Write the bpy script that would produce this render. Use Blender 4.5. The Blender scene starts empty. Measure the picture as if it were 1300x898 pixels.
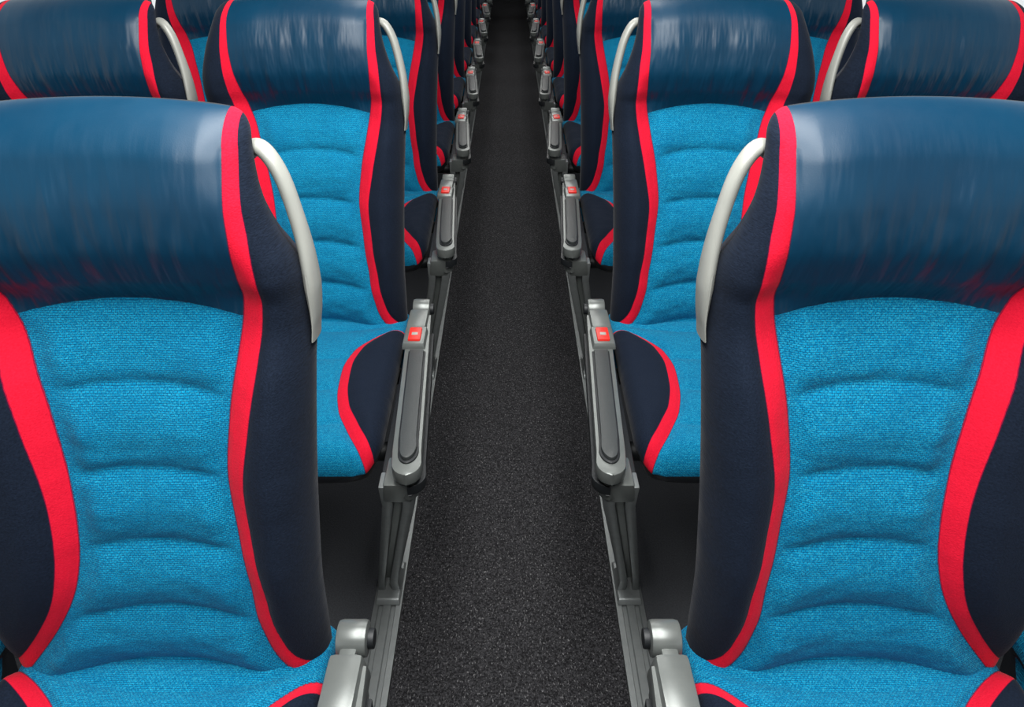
import bpy, bmesh, math, random
from mathutils import Vector, Matrix, noise
D=bpy.data
scene=bpy.context.scene
scene.view_settings.view_transform='Standard'
try: scene.view_settings.look='None'
except: pass

# ------------------------------------------------------------------ helpers
def curve(tab):
    xs=[p[0] for p in tab]; ys=[p[1] for p in tab]; n=len(xs)
    m=[]
    for i in range(n):
        if i==0: m.append((ys[1]-ys[0])/(xs[1]-xs[0]))
        elif i==n-1: m.append((ys[-1]-ys[-2])/(xs[-1]-xs[-2]))
        else:
            a=(ys[i]-ys[i-1])/(xs[i]-xs[i-1]); b=(ys[i+1]-ys[i])/(xs[i+1]-xs[i])
            m.append(0 if a*b<=0 else 2*a*b/(a+b))
    def f(x):
        if x<=xs[0]: return ys[0]
        if x>=xs[-1]: return ys[-1]
        i=0
        while x>xs[i+1]: i+=1
        h=xs[i+1]-xs[i]; t=(x-xs[i])/h
        return ((2*t**3-3*t*t+1)*ys[i]+(t**3-2*t*t+t)*h*m[i]+(-2*t**3+3*t*t)*ys[i+1]+(t**3-t*t)*h*m[i+1])
    return f
def ss(a,b,x):
    t=min(1,max(0,(x-a)/(b-a))); return t*t*(3-2*t)

def new_mat(name):
    m=D.materials.new(name); m.use_nodes=True
    nt=m.node_tree; nt.nodes.clear()
    out=nt.nodes.new('ShaderNodeOutputMaterial'); b=nt.nodes.new('ShaderNodeBsdfPrincipled')
    nt.links.new(b.outputs[0],out.inputs[0])
    return m,nt,b
def srgb(r,g,b):
    f=lambda c:(c/255/12.92 if c/255<=0.04045 else ((c/255+0.055)/1.055)**2.4)
    return (f(r),f(g),f(b),1)
class G:
    def __init__(s,nt): s.nt=nt
    def n(s,t,**k):
        nd=s.nt.nodes.new(t)
        for a,b in k.items(): setattr(nd,a,b)
        return nd
    def l(s,a,b): s.nt.links.new(a,b)
    def math(s,op,a,b=None,c=None,clamp=False):
        nd=s.n('ShaderNodeMath',operation=op,use_clamp=clamp)
        for i,v in enumerate((a,b,c)):
            if v is None: continue
            if isinstance(v,(int,float)): nd.inputs[i].default_value=v
            else: s.l(v,nd.inputs[i])
        return nd.outputs[0]
    def mixc(s,f,a,b):
        nd=s.n('ShaderNodeMix',data_type='RGBA')
        if isinstance(f,(int,float)): nd.inputs[0].default_value=f
        else: s.l(f,nd.inputs[0])
        for i,v in ((6,a),(7,b)):
            if isinstance(v,tuple): nd.inputs[i].default_value=v
            else: s.l(v,nd.inputs[i])
        return nd.outputs[2]
    def mixf(s,f,a,b):
        nd=s.n('ShaderNodeMix',data_type='FLOAT')
        s.l(f,nd.inputs[0])
        for i,v in ((2,a),(3,b)):
            if isinstance(v,(int,float)): nd.inputs[i].default_value=v
            else: s.l(v,nd.inputs[i])
        return nd.outputs[0]
    def noise(s,vec,scale,detail=3,rough=.5):
        nd=s.n('ShaderNodeTexNoise'); nd.inputs['Scale'].default_value=scale
        nd.inputs['Detail'].default_value=detail; nd.inputs['Roughness'].default_value=rough
        s.l(vec,nd.inputs['Vector']); return nd.outputs[0]
    def scalev(s,vec,x,y,z):
        nd=s.n('ShaderNodeVectorMath',operation='MULTIPLY'); s.l(vec,nd.inputs[0]); nd.inputs[1].default_value=(x,y,z); return nd.outputs[0]

# ------------------------------------------------------------------ upholstery
def upholstery():
    m,nt,b=new_mat('seat_upholstery'); g=G(nt)
    ae=g.n('ShaderNodeAttribute',attribute_name='e').outputs['Fac']
    ah=g.n('ShaderNodeAttribute',attribute_name='head').outputs['Fac']
    uv=g.n('ShaderNodeUVMap',uv_map='UVMap').outputs[0]
    info=g.n('ShaderNodeObjectInfo')
    addv=g.n('ShaderNodeVectorMath',operation='ADD'); g.l(uv,addv.inputs[0]); 
    cx=g.n('ShaderNodeCombineXYZ'); g.l(g.math('MULTIPLY',info.outputs['Random'],7.0),cx.inputs[2]); g.l(cx.outputs[0],addv.inputs[1])
    uvr=addv.outputs[0]
    red=g.math('MULTIPLY',g.math('GREATER_THAN',ae,0.0),g.math('LESS_THAN',ae,1.0))
    navy=g.math('GREATER_THAN',ae,1.0)
    inner=g.math('LESS_THAN',ae,0.0)
    lea=g.math('MULTIPLY',inner,g.math('GREATER_THAN',ah,0.0))
    br=g.n('ShaderNodeTexBrick'); g.l(uv,br.inputs['Vector'])
    br.inputs['Scale'].default_value=1.0; br.inputs['Brick Width'].default_value=.0046; br.inputs['Row Height'].default_value=.0024
    br.inputs['Mortar Size'].default_value=.00045; br.inputs['Mortar Smooth'].default_value=.6
    br.inputs['Color1'].default_value=(1,1,1,1); br.inputs['Color2'].default_value=(.45,.45,.45,1); br.inputs['Mortar'].default_value=(0,0,0,1)
    n1=g.noise(uvr,600,2); n2=g.noise(uvr,14,4); n3=g.noise(g.scalev(uvr,1,2.2,1),110,3,.6)
    fab=g.mixc(br.outputs['Color'],srgb(0,80,120),srgb(0,130,174))
    fab=g.mixc(g.math('MULTIPLY',g.math('SUBTRACT',n1,.46,clamp=True),1.6),fab,srgb(60,188,216))
    fab=g.mixc(g.math('MULTIPLY',g.math('SUBTRACT',n3,.45,clamp=True),.8),fab,srgb(0,88,130))
    fab=g.mixc(g.math('MULTIPLY',g.math('SUBTRACT',n2,.45,clamp=True),1.2),fab,srgb(0,90,134))
    leac=g.mixc(g.noise(uvr,6,3),srgb(0,36,60),srgb(0,56,83))
    navc=g.mixc(g.noise(uvr,400,3),srgb(7,13,23),srgb(27,37,54))
    redc=g.mixc(g.noise(uvr,500,2),srgb(194,10,38),srgb(226,30,58))
    c=g.mixc(lea,fab,leac); c=g.mixc(red,c,redc); c=g.mixc(navy,c,navc)
    st=g.math('LESS_THAN',g.math('ABSOLUTE',ae),.045); st2=g.math('LESS_THAN',g.math('ABSOLUTE',g.math('SUBTRACT',ae,1.0)),.03)
    c=g.mixc(g.math('MULTIPLY',g.math('MAXIMUM',st,st2),.6),c,srgb(60,10,45))
    g.l(c,b.inputs['Base Color'])
    r=g.mixf(lea,.88,g.mixf(g.noise(uvr,60,3),.36,.46)); g.l(r,b.inputs['Roughness'])
    g.l(g.mixf(lea,.10,.36),b.inputs['Specular IOR Level'])
    g.l(g.mixf(lea,.05,0.0),b.inputs['Sheen Weight']); b.inputs['Sheen Roughness'].default_value=.4
    # bump
    wr=g.noise(g.scalev(uvr,1,.22,1),52,2,.55)
    gr=g.noise(uvr,700,3)
    wm=g.math('MULTIPLY',g.math('SUBTRACT',.20,ah,clamp=True),.050)
    hle=g.math('ADD',g.math('MULTIPLY',wr,wm),g.math('MULTIPLY',gr,.00008))
    hfa=g.math('ADD',g.math('ADD',g.math('MULTIPLY',br.outputs['Color'],.0006),g.math('MULTIPLY',n3,.0005)),g.math('MULTIPLY',n2,.006))
    hnv=g.math('ADD',g.math('MULTIPLY',n1,.0006),g.math('MULTIPLY',g.noise(uvr,9,3),.008))
    hh=g.mixf(lea,hfa,hle); hh=g.mixf(g.math('GREATER_THAN',ae,0.0),hh,hnv)
    bp=g.n('ShaderNodeBump'); bp.inputs['Strength'].default_value=.9; bp.inputs['Distance'].default_value=1.0
    g.l(hh,bp.inputs['Height']); g.l(bp.outputs[0],b.inputs['Normal'])
    return m
M_up=upholstery()
def simple(name,col,rough,metal=0,ns=0,col2=None,bump=0,spec=.5):
    m,nt,b=new_mat(name); g=G(nt)
    tc=g.n('ShaderNodeTexCoord').outputs['Object']
    b.inputs['Roughness'].default_value=rough; b.inputs['Metallic'].default_value=metal
    b.inputs['Specular IOR Level'].default_value=spec
    if ns:
        nz=g.noise(tc,ns,4); g.l(g.mixc(nz,col,col2 or col),b.inputs['Base Color'])
        if bump:
            bp=g.n('ShaderNodeBump'); bp.inputs['Distance'].default_value=bump; bp.inputs['Strength'].default_value=.7
            g.l(nz,bp.inputs['Height']); g.l(bp.outputs[0],b.inputs['Normal'])
    else: b.inputs['Base Color'].default_value=col
    return m
M_shell=simple('rear_shell_plastic',srgb(28,32,38),.5,0,300,srgb(38,42,48),.0003)
M_silver=simple('silver_plastic',srgb(96,101,100),.30,.35,40,srgb(114,118,116))
M_handle=simple('handle_plastic',srgb(142,144,139),.40,.1,30,srgb(156,158,152))
M_rail=simple('rail_aluminium',srgb(108,113,114),.36,.4,60,srgb(130,134,134))
M_pad=simple('armrest_pad_rubber',srgb(40,44,45),.5,0,500,srgb(54,58,59),.0003)
M_btn=simple('release_button_red',srgb(225,45,35),.4,0,50,srgb(205,35,28))
M_dark=simple('dark_frame_steel',srgb(24,27,30),.5,.3,80,srgb(34,37,40))

def mesh_obj(name,verts,faces,mats,smooth=True,fm=None):
    me=D.meshes.new(name); me.from_pydata(verts,[],faces)
    for m in mats: me.materials.append(m)
    if fm: me.polygons.foreach_set('material_index',fm)
    if smooth: me.polygons.foreach_set('use_smooth',[True]*len(me.polygons))
    me.update(); return me

# ------------------------------------------------------------------ backrest
ZTOP=1.194
Wa=curve([(.38,.186),(.45,.190),(.524,.191),(.6,.191),(.7,.194),(.8,.198),(.9,.203),(.97,.206),(1.0,.204),(1.03,.197),(1.06,.186),(1.09,.177),(1.13,.168),(1.165,.163),(1.2,.160)])
Ww=curve([(.38,.222),(.6,.230),(.8,.228),(.97,.226),(1.03,.220),(1.08,.208),(1.13,.192),(1.165,.180),(1.2,.170)])
Pf=curve([(.38,.275),(.46,.212),(.50,.176),(.55,.143),(.62,.114),(.70,.098),(.78,.094),(.86,.103),(.93,.118),(1.0,.134),(1.08,.142),(1.15,.143),(1.2,.139)])
Cf=curve([(.46,-.024),(.52,-.020),(.58,-.006),(.65,.009),(.72,.012),(.80,.009),(.9,.009),(1.0,.005),(1.1,.0)])
RW=curve([(.38,.022),(.6,.021),(.75,.022),(.88,.028),(.98,.026),(1.06,.020),(1.14,.014),(1.2,.012)])
Yf=curve([(.38,.115),(.524,.133),(.6,.143),(.7,.166),(.8,.196),(.9,.232),(.965,.264),(.988,.266),(1.02,.252),(1.06,.243),(1.10,.247),(1.15,.265),(1.2,.292)])
SEAMS=[.895,.795,.703,.610,.52]
def seamoff(lx): return -.018*(lx/.12)**2
def build_backrest(sgn):
    NV=200; NF=150; NR=26
    verts=[];E=[];H=[];UV=[]
    R=.045
    levels=[]
    nlin=NV-22
    for j in range(nlin): levels.append(.38+(ZTOP-R-.38)*j/nlin)
    for j in range(23): levels.append(ZTOP-R+R*math.sin(j/22*math.pi/2))
    arc=0
    for j,z in enumerate(levels):
        w=max(0,(z-(ZTOP-R))/R); rd=1-math.sqrt(max(0,1-w*w))
        rc=.024; wc=max(0,(z-(ZTOP-rc))/rc); dW=rc*(1-math.sqrt(max(0,1-wc*wc)))*.9
        WA=Wa(z)-dW; WW=Ww(z)-dW
        yl=Yf(z); T=.10-.03*ss(.95,1.15,z); mid=T*.55
        P=Pf(z); cc=Cf(z); dP=(Pf(z+.004)-Pf(z-.004))/.008; rw=RW(z)*math.sqrt(1+dP*dP)
        if j: arc+=math.hypot(z-levels[j-1], 0 if w==0 else R*(rd-prd))
        prd=rd
        for i in range(NF+1):
            a=-1+2*i/NF
            a=math.sin(a*math.pi/2)*.35+a*.65
            W=WA if a>0 else WW
            lx=a*W; ax=abs(lx); px=abs(lx-cc)
            Bh=.032*(1-ss(.98,1.10,z))*ss(.44,.70,z)+.008*ss(1.0,1.1,z)
            bol=ss(P-.012,P+.055,px)
            y=yl-Bh*bol
            y-= .010*(px/.12)**2*(px<.12) + .010*(px>=.12)
            er=.046; q=(ax-(W-er))/er
            if q>0: y+=(mid+Bh*.9)*(1-math.sqrt(max(0,1-min(1,q)**2)))
            e=(px-P)/rw
            hb=z-(.985-.015*(lx/.125)**2)
            dpm=max(0,P-px)      # metres inside the panel
            if e<0 and hb<0:
                zz=z-seamoff(lx)
                dmin=min(abs(zz-s) for s in SEAMS+[.985])
                y-=(.0075*(1-math.exp(-dmin/.014))+.010*(1-math.exp(-dmin/.040)))*ss(0,.035,dpm)
                y-=.0016*noise.noise(Vector((lx*30,z*60,2.)))*ss(0,.02,dpm)
            if z<ZTOP-.03:
                k=1-ss(1.0,1.06,z)*.5
                y+=k*(.003*math.exp(-((px-P)/.0035)**2)+.002*math.exp(-((px-P-rw)/.004)**2))
            if hb>0 and e<0:
                y-=.009*(1-math.exp(-hb/.012))*ss(0,.06,dpm)
                fold=ss(.0,.04,hb)*(1-ss(.09,.18,hb))
                u=lx*(1-.9*hb)
                f=noise.noise(Vector((u*48,z*5,3.1)))*1.3+.6*noise.noise(Vector((u*95,z*9,1.3)))+.35*math.sin(u*100)
                y-=.0030*f*fold*ss(0,.03,dpm)
            elif e>1:
                y-=.0022*noise.noise(Vector((lx*18,z*9,8.0)))
            yy=y+(yl+mid-y)*rd
            zt=z-.010*a*a*ss(1.0,ZTOP,z)
            verts.append((lx*sgn,yy,zt)); E.append(e); H.append(hb); UV.append((lx,arc))
        for i in range(1,NR):
            a=1-2*i/NR; lx=a*(WA if a>0 else WW)
            y=yl+mid+(T-mid)*(1-abs(a)**6)**.5
            y=y+(yl+mid-y)*rd
            zt=z-.010*a*a*ss(1.0,ZTOP,z)
            verts.append((lx*sgn,y,zt)); E.append(2.0); H.append(0); UV.append((lx,arc))
    N=NF+NR
    faces=[];fm=[]
    for j in range(len(levels)-1):
        for i in range(N):
            a=j*N+i;b=j*N+(i+1)%N;c=(j+1)*N+(i+1)%N;d=(j+1)*N+i
            faces.append((a,b,c,d) if sgn>0 else (d,c,b,a)); fm.append(0 if i<NF else 1)
    bot=list(range(N)); faces.append(tuple(reversed(bot)) if sgn>0 else tuple(bot)); fm.append(1)
    me=mesh_obj('backrest',verts,faces,[M_up,M_shell],True,fm)
    at=me.attributes.new('e','FLOAT','POINT'); at.data.foreach_set('value',E)
    at=me.attributes.new('head','FLOAT','POINT'); at.data.foreach_set('value',H)
    uvl=me.uv_layers.new(name='UVMap')
    for l in me.loops: uvl.data[l.index].uv=UV[l.vertex_index]
    return me

PC=curve([(-.40,.26),(-.35,.205),(-.32,.172),(-.29,.150),(-.244,.124),(-.19,.099),(-.12,.084),(-.05,.080),(.012,.092),(.06,.124),(.10,.170),(.14,.24)])
def build_cushion(sgn):
    YB=.19; YF=-.325; R=.045; NF=110; NR=20
    lv=[]
    n=120
    for j in range(n): lv.append(YB+(YF+R-YB)*j/n)
    for j in range(19): lv.append(YF+R-R*math.sin(j/18*math.pi/2))
    verts=[];E=[];UV=[];arc=0;prd=0
    zt_=curve([(-.33,.497),(-.2,.503),(-.05,.506),(.06,.508),(.19,.506)])
    for j,y in enumerate(lv):
        w=max(0,((YF+R)-y)/R); rd=1-math.sqrt(max(0,1-w*w))
        wc=max(0,((YF+.07)-y)/.07); dW=.05*(1-math.sqrt(max(0,1-wc*wc)))
        zt=zt_(y); T=.085; mid=T*.5
        P=PC(y); dP=(PC(y+.004)-PC(y-.004))/.008; rw=.022*math.sqrt(1+min(dP*dP,6))
        if j: arc+=math.hypot(lv[j-1]-y,R*(rd-prd)); 
        prd=rd
        for i in range(NF+1):
            a=-1+2*i/NF; a=math.sin(a*math.pi/2)*.4+a*.6
            W=(.197 if a>0 else .225)-dW
            lx=a*W; ax=abs(lx)
            z=zt+.020*ss(P-.01,P+.05,ax)
            er=.035;q=(ax-(W-er))/er
            if q>0: z-=(mid)*(1-math.sqrt(max(0,1-min(1,q)**2)))
            e=(ax-P)/rw
            if e<0:
                dmin=min(abs(y-.01*(lx/.1)**2-s) for s in (.09,-.02,-.13,-.24))
                z+=.008*(1-math.exp(-dmin/.014))*ss(0,.02,P-ax)
            z-=.003*math.exp(-((ax-P)/.0045)**2)
            zz=z+(zt-mid-z)*rd
            verts.append((lx*sgn,y,zz));E.append(e);UV.append((lx,-arc))
        for i in range(1,NR):
            a=1-2*i/NR; lx=a*((.197 if a>0 else .225)-dW)
            z=zt-mid-(T-mid)*(1-abs(a)**6)**.5
            z=z+(zt-mid-z)*rd
            verts.append((lx*sgn,y,z));E.append(2.);UV.append((lx,-arc))
    N=NF+NR;faces=[];fm=[]
    for j in range(len(lv)-1):
        for i in range(N):
            a=j*N+i;b=j*N+(i+1)%N;c=(j+1)*N+(i+1)%N;d=(j+1)*N+i
            faces.append((a,b,c,d) if sgn>0 else (d,c,b,a)); fm.append(0 if i<NF else 1)
    bot=list(range(N)); faces.append(tuple(reversed(bot)) if sgn>0 else tuple(bot)); fm.append(1)
    me=mesh_obj('seat_cushion',verts,faces,[M_up,M_shell],True,fm)
    at=me.attributes.new('e','FLOAT','POINT'); at.data.foreach_set('value',E)
    at=me.attributes.new('head','FLOAT','POINT'); at.data.foreach_set('value',[-1.]*len(E))
    uvl=me.uv_layers.new(name='UVMap')
    for l in me.loops: uvl.data[l.index].uv=UV[l.vertex_index]
    return me

class Solid:
    def __init__(s): s.bm=bmesh.new()
    def loft(s,secs,mat=0,bev=0,segs=2):
        bm=bmesh.new()
        rings=[[bm.verts.new(p) for p in sec] for sec in secs]
        n=len(rings[0])
        for a,b in zip(rings[:-1],rings[1:]):
            for i in range(n): bm.faces.new((a[i],a[(i+1)%n],b[(i+1)%n],b[i]))
        bm.faces.new(rings[0][::-1]); bm.faces.new(rings[-1])
        bmesh.ops.recalc_face_normals(bm,faces=bm.faces)
        if bev:
            es=[e for e in bm.edges if len(e.link_faces)==2 and e.calc_face_angle(0)>.5]
            bmesh.ops.bevel(bm,geom=es,offset=bev,segments=segs,affect='EDGES',profile=.6,clamp_overlap=True)
        for f in bm.faces: f.material_index=mat; f.smooth=True
        me=D.meshes.new('t'); bm.to_mesh(me); bm.free(); s.bm.from_mesh(me); D.meshes.remove(me)
    def plan(s,pts,z0,z1,mat=0,bev=.003):
        s.loft([[(x,y,z0) for x,y in pts],[(x,y,z1) for x,y in pts]],mat,bev)
    def tube(s,pts,rx,ry,mat=0,n=14):
        secs=[]
        P=[Vector(p) for p in pts]
        for i,p in enumerate(P):
            t=(P[min(i+1,len(P)-1)]-P[max(i-1,0)]).normalized()
            u=Vector((0,1,0)); a=t.cross(u).normalized(); b2=a.cross(t).normalized()
            r1=rx[i] if isinstance(rx,list) else rx; r2=ry[i] if isinstance(ry,list) else ry
            secs.append([tuple(p+a*r1*math.cos(k/n*2*math.pi)+b2*r2*math.sin(k/n*2*math.pi)) for k in range(n)])
        s.loft(secs,mat,0)
    def cyl(s,c,axis,r,l,mat=0,n=24,bev=.003):
        ax=Vector(axis).normalized(); u=ax.orthogonal().normalized(); v=ax.cross(u)
        c=Vector(c)
        s.loft([[tuple(c+ax*t*l+u*r*math.cos(k/n*2*math.pi)+v*r*math.sin(k/n*2*math.pi)) for k in range(n)] for t in (-.5,.5)],mat,bev)
    def mesh(s,name,mats,sgn):
        if sgn<0:
            bmesh.ops.transform(s.bm,matrix=Matrix.Scale(-1,4,(1,0,0)),verts=s.bm.verts)
            bmesh.ops.reverse_faces(s.bm,faces=s.bm.faces)
        me=D.meshes.new(name); s.bm.to_mesh(me); s.bm.free()
        for m in mats: me.materials.append(m)
        try: me.set_sharp_from_angle(angle=math.radians(40))
        except Exception: pass
        return me
def spline(pts,n):
    out=[];P=[Vector(p) for p in pts];P=[P[0]*2-P[1]]+P+[P[-1]*2-P[-2]]
    for i in range(1,len(P)-2):
        for k in range(n):
            t=k/n;a,b,c,d=P[i-1:i+3]
            out.append(.5*((2*b)+(c-a)*t+(2*a-5*b+4*c-d)*t*t+(3*b-a-3*c+d)*t**3))
    out.append(P[-2]); return [tuple(p) for p in out]

def build_handle(sgn):
    s=Solid()
    pts=spline([(.146,.330,1.128),(.158,.322,1.142),(.174,.312,1.137),(.188,.305,1.113),(.198,.298,1.076),(.205,.293,1.035),(.208,.288,.995),(.208,.284,.955),(.205,.28,.925)],8)
    n=len(pts)
    rx=[.0085*min(1,.5+i/6)*(1 if i<n-16 else max(.35,(n-i)/16)) for i in range(n)]
    ry=[.012+.010*ss(n*.45,n*.8,i) for i in range(n)]
    s.tube(pts,rx,ry,0,18)
    return s.mesh('grab_handle',[M_handle],sgn)

CX=.435
def build_armrest(sgn):
    s=Solid()
    L=lambda X:CX-X
    def outl(dx_out,dx_in,yb,yfr):
        c0=.204;c1=.173
        pts=[]
        cen=lambda y:c0+(c1-c0)*((.125-y)/(.545))
        for y in (yb,yb-.15,yfr+.06):
            pts.append((L(cen(y)-dx_out),y))
        for k in range(7):
            a=k/6*math.pi/2
            pts.append((L(cen(yfr)-dx_out*math.cos(a)),yfr+.03-.03*math.sin(a)))
        for k in range(7):
            a=k/6*math.pi/2
            pts.append((L(cen(yfr)+dx_in*math.sin(a)),yfr+.03-.03*math.cos(a)))
        for y in (yfr+.06,yb-.15,yb): pts.append((L(cen(y)+dx_in),y))
        return pts
    s.plan(outl(.025,.026,.10,-.42),.525,.550,0,.006)
    s.plan(outl(.019,.019,.11,-.40),.470,.527,0,.004)
    s.plan(outl(.030,-.018,.08,-.41),.492,.512,2,.002)
    s.plan(outl(.019,.017,-.055,-.395),.545,.5535,2,.002)
    s.plan(outl(.0155,.0135,-.06,-.39),.550,.561,1,.004)
    def rect(xa,xb,ya,yb): return [(L(xa),ya),(L(xb),ya),(L(xb),yb),(L(xa),yb)]
    s.loft([[(x,y,.548) for (x,y) in rect(.176,.228,-.045,.03)],
            [(x,y,.563) for (x,y) in rect(.180,.225,-.04,.03)]],0,.005)
    s.loft([[(x,y,.50) for x,y in rect(.178,.230,.028,.12)],[(x,y,z) for (x,y),z in zip(rect(.183,.226,.028,.11),(.563,.563,.560,.560))]],0,.008)
    s.cyl((L(.204),.145,.538),(1,0,0),.024,.040,0,28,.006)
    s.cyl((L(.182),.145,.538),(1,0,0),.013,.012,2,20,.002)
    s.loft([[(L(.195),.10,.50),(L(.217),.10,.50),(L(.217),.10,.55),(L(.195),.10,.55)],[(L(.195),.16,.50),(L(.217),.16,.50),(L(.217),.16,.545),(L(.195),.16,.545)]],0,.004)
    s.loft([[(L(.20),.12,.40),(L(.235),.12,.40),(L(.235),.12,.50),(L(.20),.12,.50)],[(L(.178),-.36,.43),(L(.225),-.36,.43),(L(.225),-.36,.50),(L(.178),-.36,.50)]],2,.005)
    return s.mesh('armrest',[M_silver,M_pad,M_dark],sgn)
def build_button(sgn):
    s=Solid(); L=lambda X:CX-X
    r=lambda xa,xb,ya,yb,z:[(L(xa),ya,z),(L(xb),ya,z),(L(xb),yb,z),(L(xa),yb,z)]
    s.loft([r(.188,.215,-.032,.018,.555),r(.188,.215,-.032,.018,.568)],0,.004)
    s.loft([r(.195,.208,-.016,-.006,.566),r(.195,.208,-.016,-.006,.5695)],1,.001)
    return s.mesh('release_button',[M_btn,M_handle],sgn)
def build_leg(sgn):
    s=Solid(); L=lambda X:CX-X
    def sec(z,xa,xb,ya,yb): return [(L(xa),ya,z),(L(xb),ya,z),(L(xb),yb,z),(L(xa),yb,z)]
    s.loft([sec(.50,.160,.184,-.400,-.36),sec(.44,.168,.190,-.388,-.345),sec(.06,.247,.266,-.245,-.20),sec(.0135,.244,.264,-.235,-.17)],0,.004)
    s.loft([sec(.50,.202,.226,-.400,-.36),sec(.44,.206,.226,-.388,-.345),sec(.06,.276,.292,-.245,-.20),sec(.0135,.280,.296,-.235,-.17)],0,.004)
    s.loft([sec(.49,.172,.215,-.385,-.37),sec(.06,.256,.286,-.232,-.21)],1,.002)
    s.loft([sec(.51,.158,.216,-.405,-.33),sec(.455,.168,.226,-.392,-.33)],1,.008)
    s.loft([sec(.0135,.242,.298,-.270,-.15),sec(.026,.246,.296,-.262,-.16)],0,.004)
    s.cyl((L(.60),-.20,.405),(1,0,0),.02,.80,2,16,.002)
    s.cyl((L(.60),.06,.405),(1,0,0),.02,.80,2,16,.002)
    return s.mesh('seat_leg',[M_rail,M_silver,M_dark],sgn)
def build_winleg(sgn):
    s=Solid()
    def sec(z,xa,xb,ya,yb): return [(xa,ya,z),(xb,ya,z),(xb,yb,z),(xa,yb,z)]
    s.loft([sec(.0,-.17,-.13,-.30,.12),sec(.02,-.17,-.13,-.30,.12)],0,.004)
    s.loft([sec(.0,-.165,-.135,-.12,-.05),sec(.42,-.165,-.135,-.16,.06)],0,.004)
    return s.mesh('seat_leg',[M_dark],sgn)

PARTS={}
for sgn in (1,-1):
    PARTS[sgn]=dict(backrest=build_backrest(sgn),seat_cushion=build_cushion(sgn),grab_handle=build_handle(sgn),
        armrest=build_armrest(sgn),release_button=build_button(sgn),seat_leg=build_leg(sgn),wl=build_winleg(sgn))
col=scene.collection
def add(name,me,parent=None,loc=(0,0,0)):
    o=D.objects.new(name,me); col.objects.link(o); o.location=loc
    if parent: o.parent=parent
    return o
PITCH=.858; NROW=12
for r in range(NROW):
    y=.436+PITCH*r
    for sgn in (1,-1):
        for k,xc in enumerate((CX,CX+.468)):
            e=add('bus_seat',None,None,(-sgn*xc,y,0)); e.empty_display_size=.1
            p=PARTS[sgn]
            for nm in ('backrest','seat_cushion','grab_handle'): add(nm,p[nm],e)
            if k==0:
                for nm in ('armrest','release_button','seat_leg'): add(nm,p[nm],e)
            else: add('seat_leg',p['wl'],e)

# ------------------------------------------------------------------ bus shell
def box(name,x0,x1,y0,y1,z0,z1,mat,bev=0):
    s=Solid(); s.loft([[(x0,y0,z0),(x1,y0,z0),(x1,y1,z0),(x0,y1,z0)],[(x0,y0,z1),(x1,y0,z1),(x1,y1,z1),(x0,y1,z1)]],0,bev)
    return add(name,s.mesh(name,[mat],1))
m,nt,b=new_mat('aisle_carpet'); g=G(nt); tc=g.n('ShaderNodeTexCoord').outputs['Object']
n1=g.noise(tc,260,3,.7); n2=g.noise(tc,4,3); n3=g.noise(g.scalev(tc,1.6,.8,1),190,2,.6)
c=g.mixc(g.math('MULTIPLY',g.math('SUBTRACT',n1,.42,clamp=True),5.0,clamp=True),srgb(18,18,20),srgb(58,58,61))
c=g.mixc(g.math('MULTIPLY',g.math('SUBTRACT',n3,.60,clamp=True),8.0,clamp=True),c,srgb(118,118,120)); c=g.mixc(g.math('MULTIPLY',n2,.3),c,srgb(26,26,28))
g.l(c,b.inputs['Base Color']); b.inputs['Roughness'].default_value=.95; b.inputs['Specular IOR Level'].default_value=.15
bp=g.n('ShaderNodeBump'); bp.inputs['Distance'].default_value=.003; g.l(n1,bp.inputs['Height']); g.l(bp.outputs[0],b.inputs['Normal'])
M_car=m
M_ufl=simple('platform_carpet',srgb(44,46,50),.95,0,300,srgb(80,82,86),.002,.1)
M_wall=simple('wall_panel',srgb(86,88,90),.7,0,200,srgb(96,98,100),.0005)
M_ceil=simple('ceiling_panel',srgb(120,120,118),.8,0,100,srgb(130,130,128))
Y0,Y1=-2.6,11.3
XW=1.20
box('floor',-XW-.05,XW+.05,Y0,Y1+.05,-.06,0,M_ufl)
s=Solid(); s.loft([[(-.239,Y0+.02,.0),(.239,Y0+.02,.0),(.239,Y1-.01,.0),(-.239,Y1-.01,.0)],[(-.239,Y0+.02,.006),(.239,Y0+.02,.006),(.239,Y1-.01,.006),(-.239,Y1-.01,.006)]],0,0)
add('aisle_carpet_runner',s.mesh('aisle_carpet_runner',[M_car],1))
for sg in (-1,1):
    s=Solid()
    def prof(y):
        P=[(.240,0),(.240,.012),(.252,.013),(.254,.008),(.262,.008),(.264,.013),(.280,.013),(.282,.008),(.290,.008),(.292,.013),(.302,.012),(.302,0)]
        return [(sg*x,y,z) for x,z in P]
    s.loft([prof(Y0+.02),prof(Y1-.01)],0,0)
    add('seat_rail',s.mesh('seat_rail',[M_rail],1))
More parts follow.
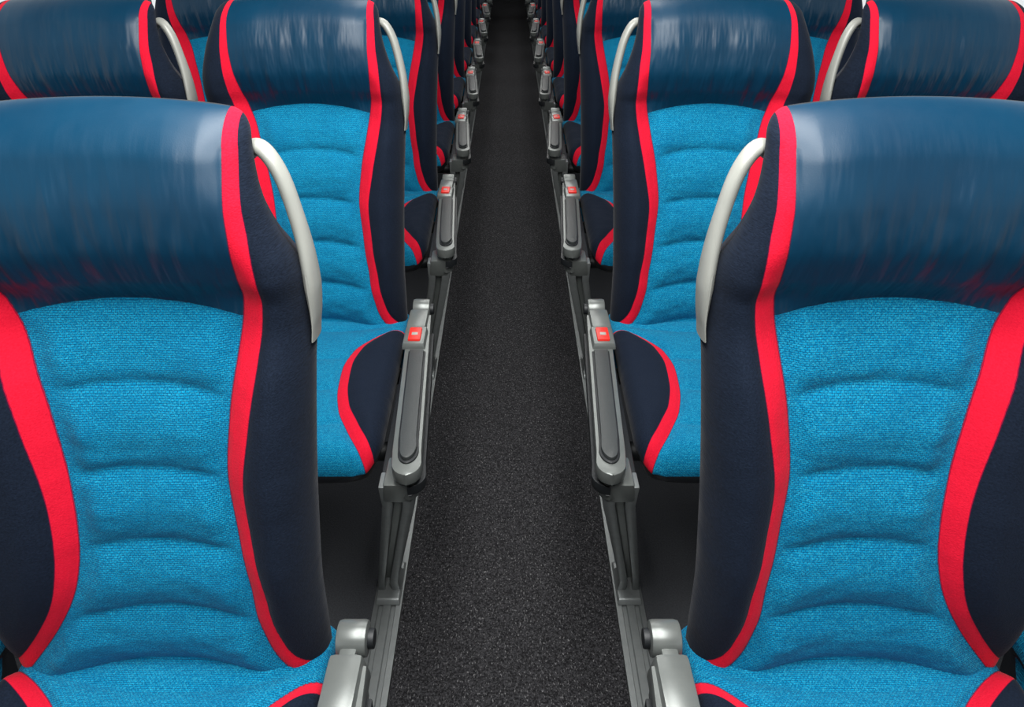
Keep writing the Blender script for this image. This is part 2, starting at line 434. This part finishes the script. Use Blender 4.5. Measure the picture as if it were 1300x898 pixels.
for nm,sg in (('left',-1),('right',1)):
    s=Solid()
    def bx(x0,x1,y0,y1,z0,z1):
        s.loft([[(x0,y0,z0),(x1,y0,z0),(x1,y1,z0),(x0,y1,z0)],[(x0,y0,z1),(x1,y0,z1),(x1,y1,z1),(x0,y1,z1)]],0,0)
    xa,xb=sorted((sg*XW,sg*(XW+.05)))
    bx(xa,xb,Y0,Y1,0,.82); bx(xa,xb,Y0,Y1,1.66,2.12)
    wy=Y0
    while wy<Y1-.05:
        bx(xa,xb,wy,min(wy+.09,Y1),.82,1.66)
        wy+=1.7
    bx(xa,xb,Y1-.09,Y1,.82,1.66)
    xs=sg*(XW+.01); xe=sg*.72
    s.loft([[(xs,y,1.72),(xe,y,1.84),(xe,y,1.88),(xs,y,1.80)] for y in (Y0+.05,Y1-.02)],0,.004)
    add('wall_'+nm,s.mesh('wall_'+nm,[M_wall],1))
box('wall_back',-XW-.05,XW+.05,Y1,Y1+.05,0,2.12,M_dark)
s=Solid()
for x0,x1,z0,z1 in ((-XW-.05,XW+.05,0,1.25),(-XW-.05,XW+.05,1.95,2.12),(-XW-.05,-XW+.05,1.25,1.95),(XW-.05,XW+.05,1.25,1.95)):
    s.loft([[(x0,Y0-.05,z0),(x1,Y0-.05,z0),(x1,Y0,z0),(x0,Y0,z0)],[(x0,Y0-.05,z1),(x1,Y0-.05,z1),(x1,Y0,z1),(x0,Y0,z1)]],0,0)
add('wall_front',s.mesh('wall_front',[M_wall],1))  # unseen front wall, added to cut frontal daylight and darken the lower seats
box('ceiling',-XW-.05,XW+.05,Y0-.05,Y1+.05,2.12,2.16,M_ceil)
M_glow,nt,b=new_mat('lamp_diffuser'); b.inputs['Emission Color'].default_value=(1,.97,.93,1); b.inputs['Emission Strength'].default_value=1.0; b.inputs['Base Color'].default_value=(.8,.8,.8,1)  # glow for the added overhead strips
for sg in (-1,1):
    box('ceiling_light_strip',sg*.34-.09,sg*.34+.09,Y0+.3,Y1-.3,2.085,2.12,M_glow,.01)  # unseen glowing strip, added as a housing for the overhead fill
    for cy,ly,en in ((.45,1.7,33),(5.0,6.0,24)):
        ld=D.lights.new('ceiling_lamp','AREA'); ld.shape='RECTANGLE'; ld.size=.30; ld.size_y=ly; ld.energy=en; ld.color=(1,.99,.96)  # added fill from above: short near pair brightens first row, long pair behind
        add('ceiling_lamp',ld,None,(sg*.26,cy,2.07))

w=D.worlds.new('World'); scene.world=w; w.use_nodes=True
nt=w.node_tree; bg=nt.nodes['Background']; bg.inputs[0].default_value=(.94,.98,1,1); bg.inputs[1].default_value=.88

cd=D.cameras.new('camera'); cam=add('camera',cd,None,(0,0,1.38)); scene.camera=cam
cd.sensor_width=36; cd.lens=900/1300*36; cd.clip_start=.02
cd.shift_y=-45/1300; cd.shift_x=4/1300
cam.rotation_euler=(math.radians(90-31.06),0,0)
